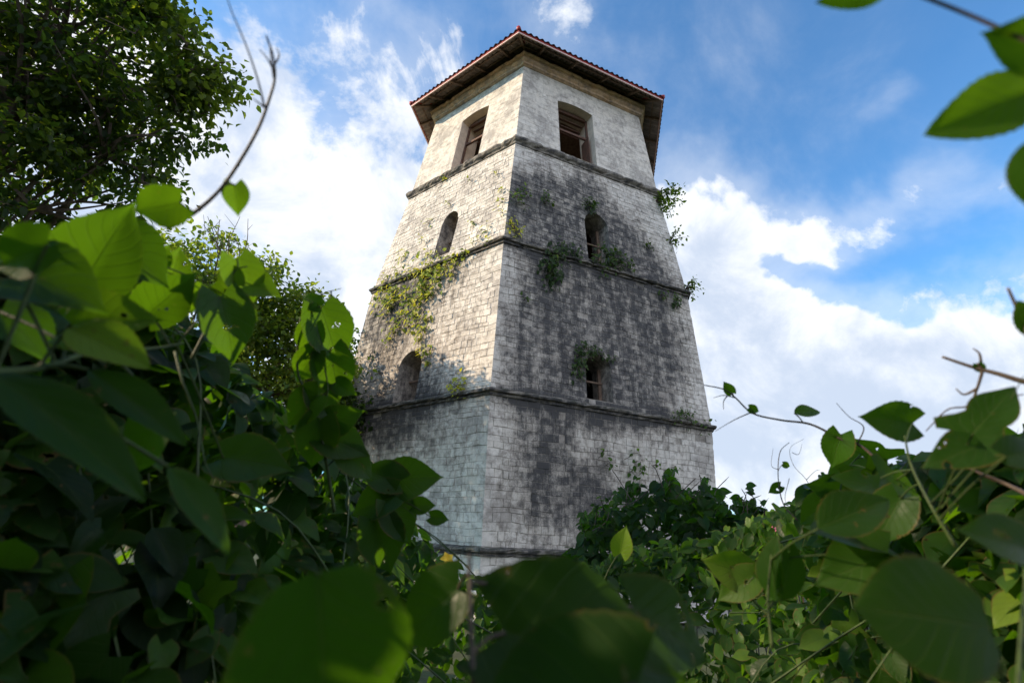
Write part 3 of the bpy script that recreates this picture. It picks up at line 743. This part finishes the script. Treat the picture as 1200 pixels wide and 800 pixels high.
tree('broadleaf_tree','sunlit yellow green tree left of the tower behind the vine bank',W(285,640,17)*[1,1,0]+[0,0,GZ],W(290,480,17),
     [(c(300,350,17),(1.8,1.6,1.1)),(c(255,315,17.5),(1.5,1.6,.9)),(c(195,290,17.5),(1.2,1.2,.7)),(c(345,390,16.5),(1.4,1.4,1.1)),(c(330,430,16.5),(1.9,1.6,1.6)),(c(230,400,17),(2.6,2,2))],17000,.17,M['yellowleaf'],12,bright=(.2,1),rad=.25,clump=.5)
tree('broadleaf_tree','dark low tree touching the left foot of the tower',W(375,645,19)*[1,1,0]+[0,0,GZ],W(375,560,19),
     [(c(385,430,19),(1.1,1.1,1.3)),(c(350,470,18.5),(2.0,1.6,1.5)),(c(400,500,18),(1.2,1.2,1.4)),(c(395,395,20),(.6,.7,.7))],8000,.19,M['treeleaf'],13,bright=(0,.5),rad=.2)
# bare twig tops above the sunlit tree
root=thing('bare_sapling','thin leafless sapling top standing against pale cloud','tree',W(270,330,16)); mb=MB(); R=random.Random(5)
b0=W(268,330,16)
for k in range(9):
    tip=W(R.uniform(232,302),R.uniform(252,285),16+R.uniform(-.5,.5)); m_=(b0+tip)/2+np.array([R.uniform(-.2,.2),0,R.uniform(-.1,.2)])
    pts=spline([b0,m_,tip],5); mb.tube(pts,[.02*(1-j/len(pts)*.75) for j in range(len(pts))],4)
    for q in (4,6,8):
        mb.tube([pts[q],pts[q]+np.array([R.uniform(-.35,.35),R.uniform(-.2,.2),R.uniform(.05,.35)])],[.008,.004],3)
mb.build('branches',M['bark'],root)
# unseen canopy tree added over and behind the camera to shade the foreground
tree('shade_canopy_tree','unseen canopy tree added behind the viewer to shade the foreground',(1.8,-3.6,GZ),(1.6,-3.2,2.2),
     [((0,-2.6,3.2),(2.6,1.5,1.1)),((2.6,-2.0,2.8),(1.8,1.4,1.0)),((-2.4,-2.2,2.4),(1.8,1.3,1.2)),((.5,-3.6,1.2),(3.2,1.0,1.5)),((-4.6,-2.6,3.0),(1.6,1.2,1.2)),((1.2,-1.5,3.6),(3.4,1.2,.7)),((-5.6,1.5,4.2),(1.1,.9,.5)),((-1.2,-1.4,2.6),(1.5,.9,.7))],30000,.2,M['treeleaf'],21,rad=.16,clump=.4)
# =================================================================== VINE THICKETS
def interp(tab,x): 
    xs=[p[0] for p in tab]; return [float(np.interp(x,xs,[p[k] for p in tab])) for k in range(1,len(tab[0]))]
# silhouette crest: photo x, photo y of the crest, distance of the crest, leaf size
LEFT=[(-260,260,1.5,.11),(0,300,1.5,.11),(60,300,1.5,.11),(150,325,1.6,.11),(240,410,1.7,.11),(320,470,1.9,.11),(365,505,2.1,.11),(420,535,2.2,.11),(450,585,2.5,.11),(500,632,2.9,.10),(540,672,3.3,.10),(600,695,3.6,.10),(660,700,3.8,.10)]
RIGHT=[(600,690,4.4,.11),(680,668,4.6,.11),(760,640,4.8,.11),(840,628,4.6,.11),(880,612,4.2,.11),(930,598,3.6,.105),(960,565,3.1,.105),(1000,548,2.8,.105),(1050,548,2.5,.10),(1110,538,2.2,.10),(1160,525,2.0,.10),(1230,505,1.8,.10),(1400,430,1.6,.105)]
def thicket(name,label,tab,x0,x1,n,seed,near=.45,bright=(.0,.75),T=T_LO,depthlen=1.2,bias=1.5,beside=False):
    R=np.random.default_rng(seed); pos=[];Y=[];N=[];sz=[];br=[]; ms=MB()
    for q in range(n):
        px=R.uniform(x0,x1); top,dist,ls=interp(tab,px)
        k=R.random()**bias                       # 0 at the crest, 1 low and near
        py=top+k*(1000-top)+R.normal(0,5)
        dd=dist*(1-k)+max(near,dist*.6)*k
        dd+=abs(R.normal(0,1))*depthlen*(.25+.75*k)*.5*(.5+.5*dist)
        dd*=1.0
        p=W(px,py,dd)
        if p[2]<GZ+.1: continue
        pos.append(p); out=-unit(p)*[1,1,0]
        Y.append(out*.35+np.array([R.normal(0,.8),R.normal(0,.5),-.55+R.normal(0,.4)]))
        N.append(out*.55+np.array([0,0,.9])+R.normal(0,.42,3)); sz.append(ls*R.uniform(.55,1.25)); br.append(np.clip(R.uniform(*bright)+(.25 if R.random()<.05 else 0),0,1))
    if beside:  # unseen leaves added left of the camera to keep sun off the low leaves
        for q in range(2200):
            p=np.array([R.uniform(-2.3,-.85),R.uniform(-1.3,.6),R.uniform(-1.4,.72)]); pos.append(p)
            Y.append(R.normal(0,.7,3)+[.2,0,-.5]); N.append(R.normal(0,.45,3)+[.4,0,.9]); sz.append(.11*R.uniform(.6,1.3)); br.append(R.uniform(0,.6))
    P=np.array(pos)
    # stems thread from low in the bank to the leaves
    idx=R.choice(len(P),size=min(len(P)//7,260),replace=False)
    for i_ in idx:
        p=P[i_]; d0=p+np.array([R.normal(0,.35),R.normal(.15,.25),-R.uniform(.25,.9)]); d0[2]=max(d0[2],GZ)
        ms.tube(spline([d0,(p+d0)/2+R.normal(0,.07,3),p],4),[.004,.004,.003,.003,.003,.003,.002,.002,.002],4)
    root=thing(name,label,'vines',(float(P[:,0].mean()),float(P[:,1].mean()),GZ)); root['kind']='stuff'
    Y=np.array(Y);N=np.array(N);sz=np.array(sz);br=np.array(br); kind=R.choice(4,len(P),p=(.42,.22,.2,.16))
    for kk,TT in enumerate((T_LO,T_OV,T_LB,T_YOUNG)):
        m_=kind==kk; leaves_mesh('foliage',M['vineleaf'],root,TT,P[m_],Y[m_],N[m_],sz[m_]*(1,1,1.1,.55)[kk],br[m_])
    ms.build('stem',M['stem'],root)
    return root
thicket('vine_thicket','tangled bank of broad-leaved vines covering the whole left side',LEFT,-260,660,4600,31,near=.9,beside=True,bright=(.0,.78))
thicket('vine_thicket','tangled bank of vines with smaller leaves filling the lower right',RIGHT,600,1400,6500,32,near=1.3,bright=(.1,.85))
def bush(name,label,crest,n,leaf,seed,bright,T=T_LO,thick=1.5,mat='vineleaf',curl=0):
    R=np.random.default_rng(seed); pos=[];Y=[];N=[];sz=[];ms=MB()
    x0,x1=crest[0][0],crest[-1][0]
    for q in range(n):
        px=R.uniform(x0,x1); top,dist=interp(crest,px); top+=9*math.sin(px*.13+seed)+6*math.sin(px*.31)+R.normal(0,3); k=R.random()**1.2; py=top+k*(690-top)
        p=W(px,py,dist-k*.6+R.uniform(0,thick)); 
        if p[2]<GZ: continue
        pos.append(p); out=-unit(p)*[1,1,0]
        Y.append(out*.3+np.array([R.normal(0,.8),R.normal(0,.4),-.5+R.normal(0,.4)])); N.append(out*.5+np.array([0,0,.9])+R.normal(0,.45,3)); sz.append(leaf*R.uniform(.5,1.3))
    P=np.array(pos); root=thing(name,label,'bush',(P[:,0].mean(),P[:,1].mean(),GZ))
    leaves_mesh('foliage',M[mat],root,T,P,np.array(Y),np.array(N),np.array(sz),R.uniform(*bright,len(P)))
    for i_ in R.choice(len(P),size=min(60,len(P)),replace=False):
        p=P[i_]; d0=np.array([p[0]*.9+P[:,0].mean()*.1,p[1],max(GZ,p[2]-1.3)]); ms.tube(spline([d0,(p+d0)/2+R.normal(0,.1,3),p],4),.007,4)
    for q in range(curl):
        px=R.uniform(x0+20,x1-10); top,dist=interp(crest,px); a=W(px,top+12,dist); b=W(px+R.normal(0,12),top-R.uniform(8,26),dist)
        ms.tube(spline([a,(a+b)/2+R.normal(0,.05,3),b],4),[.006]*8+[.002],4)
    pos=[];Y=[]
    for q in range(16):
        px=R.uniform(x0+8,x1-8); top,dist=interp(crest,px); a=W(px,top+14,dist); b=W(px+R.normal(0,16),top-R.uniform(4,20),dist+R.normal(0,.3)); pp=spline([a,(a+b)/2+R.normal(0,.06,3),b],4)
        ms.tube(pp,.006,4)
        for z_ in pp[3:]: pos.append(z_); Y.append(R.normal(0,.8,3)+[0,0,-.3])
    leaves_mesh('shoot_leaves',M[mat],root,T,np.array(pos),np.array(Y),R.normal(0,.4,(len(pos),3))+[0,-.4,.8],leaf*R.uniform(.4,1.,len(pos)),R.uniform(*bright,len(pos)))
    ms.build('stem',M['twig'],root); return root
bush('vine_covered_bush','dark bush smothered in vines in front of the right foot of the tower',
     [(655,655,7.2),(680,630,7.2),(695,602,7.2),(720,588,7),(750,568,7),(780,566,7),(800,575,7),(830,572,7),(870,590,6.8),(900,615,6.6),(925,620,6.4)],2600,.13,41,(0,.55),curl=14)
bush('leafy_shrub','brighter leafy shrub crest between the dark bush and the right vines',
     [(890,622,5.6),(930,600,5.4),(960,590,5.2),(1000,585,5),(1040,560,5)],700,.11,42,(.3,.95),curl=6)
# =================================================================== SINGLE VINES NEAR THE CAMERA
def leafat(parent,px,py,dist,lpx,ang,tilt=.0,roll=0.,bright=.5,T=None,mat='vineleaf',name='leaf',tipdepth=0.,label=None):
    """one leaf whose CENTRE sits at (px,py,dist). lpx: length in photo pixels. ang: direction of its tip, degrees, 0 right, 90 up.
    tipdepth: how far the tip leans away(+)/towards(-) the viewer; tilt: how much the blade turns its face up"""
    T=T or T_HI; cpos=W(px,py,dist); L=lpx*float(cpos@FWD)/F_PX
    a=math.radians(ang); y=EX*math.cos(a)+EU*math.sin(a)+FWD*tipdepth; y/=np.linalg.norm(y)
    n=-unit(cpos)+np.array([0,0,1.])*tilt+np.cross(y,unit(cpos))*roll
    L*=math.sqrt(1+tipdepth**2)
    o=leaves_mesh(name,M[mat],parent,T,(cpos-y*L*.48)[None],y[None],n[None],np.array([L]),np.array([bright]))
    if label: o['label']=label
    return cpos-y*L*.48,o
def vine(name,label,path,dist,rad,leaves,cat='vine',mat='stem',group=None,rads=None,extra=()):
    """path: [(px,py[,dist])]; leaves: dict rows for leafat; petioles join each leaf to the nearest stem point"""
    P=[W(p[0],p[1],p[2] if len(p)>2 else dist) for p in path]; pts=spline(P,8)
    root=thing(name,label,cat,P[0],group); mb=MB(); n=len(pts)
    mb.tube(pts,[rad*(1-.6*j/n) for j in range(n)],6)
    arr=np.array(pts)
    for lf in leaves:
        lf=dict(lf); dd=lf.pop('dist',dist)
        b,o=leafat(root,lf.pop('x'),lf.pop('y'),dd,lf.pop('l'),lf.pop('a'),**lf)
        k=np.argmin(np.linalg.norm(arr-b,axis=1)); q=arr[max(k-2,0)]
        pm=MB(); pm.tube(spline([q,(q+b)/2+np.array([0,0,.004]),b],4),rad*.45,5); pm.build('petiole',M[mat],o)
    for e in extra:
        E_=[W(p[0],p[1],p[2] if len(p)>2 else dist) for p in e]; sm=MB(); sm.tube(spline(E_,6),[rad*.5*(1-.7*j/(6*(len(E_)-1)+1)) for j in range(6*(len(E_)-1)+1)],5); sm.build('side_shoot',M[mat],root,smooth=True)
    mb.build('stem',M[mat],root,smooth=True); return root
D=dict
# upper left tendril
vine('tendril','dark bare vine tip arching up against cloud beside the big tree',[(195,268),(228,249),(258,222),(283,186),(303,150),(315,118),(322,92),(320,66),(312,42)],.9,.0034,
     [D(x=277,y=234,l=36,a=-82,bright=.85,tilt=.2),D(x=182,y=243,l=62,a=-168,bright=.8,tilt=-.2)],mat='twig',
     extra=[[(310,126),(301,90),(287,50),(272,15),(262,-15)],[(321,84),(314,70),(304,58)],[(321,92),(318,72),(316,52)],[(320,78),(327,66),(324,56)],[(310,126),(302,120),(296,115)]])
# standing vine at 370,430
vine('climbing_vine','upright vine with rounded backlit leaves and a curled tip left of the tower',[(392,600),(382,540),(372,490),(350,440),(349,400),(352,372)],1.5,.005,
     [D(x=388,y=395,l=72,a=-70,bright=.6,roll=.3),D(x=364,y=352,l=27,a=150,bright=.55),D(x=362,y=400,l=41,a=-100,bright=.7),D(x=392,y=440,l=62,a=-80,bright=.55),D(x=358,y=430,l=43,a=-120,bright=.65),
      D(x=405,y=455,l=28,a=-30,bright=.6),D(x=380,y=475,l=47,a=-60,bright=.5,tilt=.5),D(x=352,y=480,l=55,a=-140,bright=.6,tilt=.5),D(x=405,y=520,l=59,a=-20,bright=.55,tilt=.4),D(x=370,y=520,l=61,a=-100,bright=.5,tilt=.4),D(x=420,y=545,l=47,a=-40,bright=.5,tilt=.5),D(x=402,y=490,l=47,a=20,bright=.45)],
     extra=[[(372,490),(384,455),(372,400),(362,365),(378,345),(392,340),(400,338)],[(378,345),(372,341),(364,342)],[(388,341),(388,348),(384,352)]])
vine('lime_sprig','cluster of pale lime translucent leaves below the sunlit tree',[(225,420),(245,380),(262,345),(275,318),(290,312)],1.15,.0035,
     [D(x=287,y=330,l=58,a=-70,bright=.95,roll=.3),D(x=268,y=320,l=34,a=120,bright=.95),D(x=205,y=312,l=48,a=75,bright=.9),D(x=172,y=308,l=40,a=170,bright=1,tilt=.1),D(x=250,y=360,l=48,a=-80,bright=.95),D(x=232,y=352,l=34,a=-120,bright=1),D(x=305,y=335,l=48,a=-20,bright=.9,roll=.5),D(x=190,y=300,l=30,a=60,bright=.9)],mat='stem')
vine('big_leaf_vine','vine with large glossy leaves and pale stem crossing the far left',[(-60,438,.75),(20,434,.8),(60,428,.85),(110,412,.95),(180,408,1.05),(215,402,1.1)],.9,.0052,
     [D(x=122,y=288,l=115,a=60,bright=.5,dist=.95,roll=.2,tilt=.2),D(x=60,y=330,l=125,a=-20,bright=.38,dist=.85,tilt=.5),D(x=130,y=375,l=95,a=8,bright=.85,dist=.85,tilt=.4),D(x=125,y=402,l=100,a=-22,bright=1,dist=.8,tilt=.5,T=T_HI2),
      D(x=268,y=385,l=80,a=-75,bright=.5,dist=1.1,roll=.4),D(x=20,y=300,l=80,a=-160,bright=.35,dist=.8,tilt=.4),D(x=80,y=497,l=230,a=-34,bright=.3,dist=.7,T=T_NAR,tilt=.3,roll=.5),D(x=160,y=470,l=140,a=-33,bright=.3,dist=.8,tilt=.6,T=T_NAR),
      D(x=235,y=592,l=125,a=-50,bright=.4,dist=.7,T=T_NAR,tilt=.3,roll=.4),D(x=300,y=540,l=80,a=-5,bright=.55,dist=1.2,tilt=.5),D(x=170,y=520,l=80,a=-120,bright=.25,dist=1.,tilt=1.2),D(x=30,y=390,l=80,a=-40,bright=.25,dist=1.,tilt=.8),
      D(x=200,y=345,l=70,a=40,bright=.5,dist=1.1),D(x=95,y=300,l=60,a=110,bright=.6,dist=1.1),D(x=160,y=300,l=90,a=-40,bright=.4,dist=1.05,tilt=.3)],
     extra=[[(205,412,1.1),(215,450,1.05),(230,490,1.05),(240,540,1.0),(250,560,1.)],[(180,330,1.1),(160,315,1.1),(145,300,1.)]])
vine('wall_side_sprig','sprig with one broad pointed leaf overlapping the sunlit base of the tower',[(420,640),(440,605),(452,585),(462,570)],1.7,.004,
     [D(x=486,y=560,l=62,a=5,bright=.6,tilt=.15),D(x=445,y=556,l=50,a=160,bright=.55,tilt=.3),D(x=435,y=590,l=60,a=-160,bright=.5,tilt=.5),D(x=497,y=592,l=26,a=0,bright=.6),D(x=515,y=607,l=22,a=-10,bright=.5),D(x=470,y=612,l=60,a=-60,bright=.5,tilt=.6),D(x=450,y=640,l=70,a=-70,bright=.4,tilt=.5)],extra=[[(452,585),(475,595),(490,610)]])
# big blurred leaves at the bottom
vine('low_vine','vine carrying the huge round out-of-focus leaf low in front of the viewer',[(330,980,.6),(345,830,.58),(372,690,.5)],.5,.004,
     [D(x=380,y=778,l=225,a=-86,bright=.35,T=T_RND,dist=.42,roll=.1)])
vine('low_vine','vine with overlapping broad blurred leaves at bottom centre',[(560,960,.5),(556,850,.5),(552,740,.52),(550,650,.55)],.5,.0045,
     [D(x=700,y=760,l=230,a=-10,bright=.3,dist=.55,tilt=.5),D(x=640,y=830,l=230,a=-165,bright=.3,dist=.48,tilt=.5),D(x=790,y=740,l=120,a=-30,bright=.35,dist=.7,tilt=.6),D(x=500,y=720,l=100,a=-140,bright=.35,dist=.9,tilt=.5)],mat='twig')
vine('low_vine','vine with a wide round blurred leaf in the lower right corner',[(1180,960,.65),(1190,850,.7),(1200,700,.8),(1210,640,.9)],.6,.003,
     [D(x=1088,y=722,l=150,a=170,T=T_RND,bright=.45,dist=.62,tilt=.2),D(x=1170,y=630,l=80,a=160,bright=.45,dist=.8,tilt=.5)])
vine('lime_leaf_sprig','single small lime leaf standing before the dark bush at the tower foot',[(700,700),(712,670),(722,652)],2.4,.003,[D(x=730,y=633,l=32,a=80,bright=1,roll=.2)])
vine('lime_leaf_sprig','round bright green leaf catching light above the lower right thicket',[(900,720),(880,700),(872,685)],1.6,.004,[D(x=852,y=665,l=54,a=160,bright=.95,tilt=.1),D(x=862,y=688,l=50,a=-150,bright=.8,tilt=.4)])
vine('folded_leaf_vine','vine with upright folded dull green leaves right of centre',[(905,760),(900,700),(905,640)],1.1,.003,
     [D(x=905,y=668,l=75,a=95,bright=.35,roll=1.1,T=T_HI2),D(x=925,y=670,l=70,a=75,bright=.3,roll=-1.,T=T_HI2),D(x=1000,y=600,l=95,a=25,bright=.45,tilt=.3,dist=1.,T=T_HI2),D(x=1005,y=632,l=115,a=-8,bright=.2,tilt=1.4,T=T_HI2,dist=1.1),D(x=1000,y=665,l=90,a=-160,bright=.65,tilt=.2)])
# right runner
vine('vine_runner','long thin vine runner arching left across bright cloud with three small leaves',[(1030,540),(1008,522),(985,514),(950,497),(915,492),(882,484),(862,466),(848,456),(825,451)],1.9,.0045,
     [D(x=853,y=454,l=16,a=125,bright=.6),D(x=946,y=482,l=32,a=8,bright=.75,tilt=.6,T=T_HI2),D(x=980,y=528,l=42,a=-105,bright=.7),D(x=884,y=480,l=14,a=-20,bright=.6)],mat='twig',
     extra=[[(862,466),(848,463),(836,466)],[(852,464),(848,470),(848,480)],[(880,483),(860,492),(838,505)],[(1005,520),(1012,500),(995,488),(980,472)]])
vine('curling_tendril','fine curling tendrils rising from the right thicket against white cloud',[(935,610),(918,590),(912,560),(914,530),(925,518)],2.6,.003,
     [D(x=908,y=573,l=16,a=-150,bright=.5),D(x=922,y=545,l=10,a=-20,bright=.4)],mat='twig',
     extra=[[(960,590),(945,562),(930,545),(926,525),(942,514)],[(912,550),(904,545),(906,525)],[(945,562),(955,552),(962,550)],[(925,560),(920,585),(930,600)],[(928,530),(936,532),(940,520)]])
vine('bent_stem','stiff brown bent stem and side twigs crossing the right edge',[(1240,600,1.4),(1190,572,1.5),(1150,555,1.5),(1130,545,1.5)],1.5,.006,[],mat='twig')
vine('dead_twig','dark bare twig slanting in from the right edge above the leaves',[(1230,452),(1200,447),(1170,438),(1140,430),(1104,418)],1.2,.0055,
     [D(x=1149,y=432,l=14,a=-60,bright=.4)],mat='twig',extra=[[(1152,432),(1145,455),(1135,475),(1110,480),(1085,505)],[(1145,455),(1130,462),(1120,455)],[(1150,432),(1148,415),(1140,408)],[(1135,475),(1160,468),(1200,462)]])
vine('dead_twig','short thick dark twig tip with one green leaf at the right edge',[(1230,420),(1208,395),(1196,370),(1181,337)],.9,.004,[D(x=1222,y=382,l=55,a=-70,bright=.5)],mat='twig')
vine('broad_leaf_vine','vine with a pointed triangular leaf and big ragged leaves on the right',[(1120,640,1.2),(1090,590,1.2),(1068,545,1.25),(1060,510,1.25)],1.2,.0035,
     [D(x=1042,y=492,l=58,a=172,bright=.4,dist=1.3,tilt=.1),D(x=1165,y=478,l=80,a=50,bright=.45,dist=1.,tilt=.2,T=T_LB),D(x=1135,y=525,l=95,a=-165,bright=.42,dist=1.,tilt=.4,T=T_LB),D(x=1205,y=530,l=55,a=10,bright=.35,dist=.95,tilt=.3),
      D(x=1010,y=565,l=60,a=160,bright=.5,dist=1.5,tilt=.5,T=T_LB),D(x=1060,y=570,l=62,a=-20,bright=.45,dist=1.4,tilt=.5,T=T_LB),D(x=1040,y=610,l=62,a=-120,bright=.5,dist=1.3,tilt=.4)],
     extra=[[(1090,590,1.2),(1120,560,1.1),(1160,510,1.05),(1200,440,1.)]])
vine('lobed_vine','bright lobed vine leaves crowning the thicket under the runner',[(1000,640),(985,590),(990,555),(1010,530)],2.2,.004,
     [D(x=990,y=548,l=50,a=-150,bright=.65,T=T_LB,tilt=.3),D(x=1022,y=528,l=44,a=150,bright=.6,T=T_LB),D(x=1005,y=575,l=50,a=-90,bright=.7,T=T_LB),D(x=970,y=572,l=44,a=170,bright=.6),D(x=955,y=600,l=44,a=-140,bright=.55),D(x=1035,y=560,l=50,a=-30,bright=.6,T=T_LB),D(x=985,y=610,l=50,a=-80,bright=.7)])
# overhanging leaves, top right
vine('overhanging_branch','branch of large serrated leaves hanging in at the upper right corner',[(1330,30),(1290,55),(1262,70),(1245,90),(1232,150),(1228,200)],.62,.004,
     [D(x=1158,y=127,l=125,a=-158,bright=.8,T=T_HI2,roll=-.1),D(x=1205,y=47,l=90,a=172,bright=.6,T=T_HI),D(x=1216,y=205,l=90,a=-82,bright=.6,T=T_HI2,dist=.6),D(x=1008,y=-6,l=88,a=-166,bright=.3,T=T_NAR,dist=.6,tilt=-.5)],mat='twig')
# yellow flower, pink bud
def flower(name,label,px,py,dist,r,mat):
    c0=W(px,py,dist); root=thing(name,label,'flower',c0); n=-unit(c0)+np.array([.3,0,.6]); n/=np.linalg.norm(n)
    x=np.cross(n,[0,0,1]); x/=np.linalg.norm(x); y=np.cross(n,x)
    Y=np.array([x*math.cos(k*2*PI/5)+y*math.sin(k*2*PI/5)+n*.35 for k in range(5)])
    leaves_mesh('petals',M[mat],root,T_LO,np.repeat(c0[None],5,0),Y,np.repeat(n[None],5,0),np.full(5,r),np.full(5,.5))
    mb=MB(); mb.tube(spline([c0-np.array([0,0,.25]),c0-n*.05-np.array([0,0,.08]),c0],4),.003,5); mb.build('stem',M['stem'],root)
flower('flower','small yellow flower among leaves left of the tower base corner',524,655,2.3,.032,'petal')
flower('flower','tiny pink flower between the dark bush and the right thicket',909,618,4.0,.03,'pinkpetal')
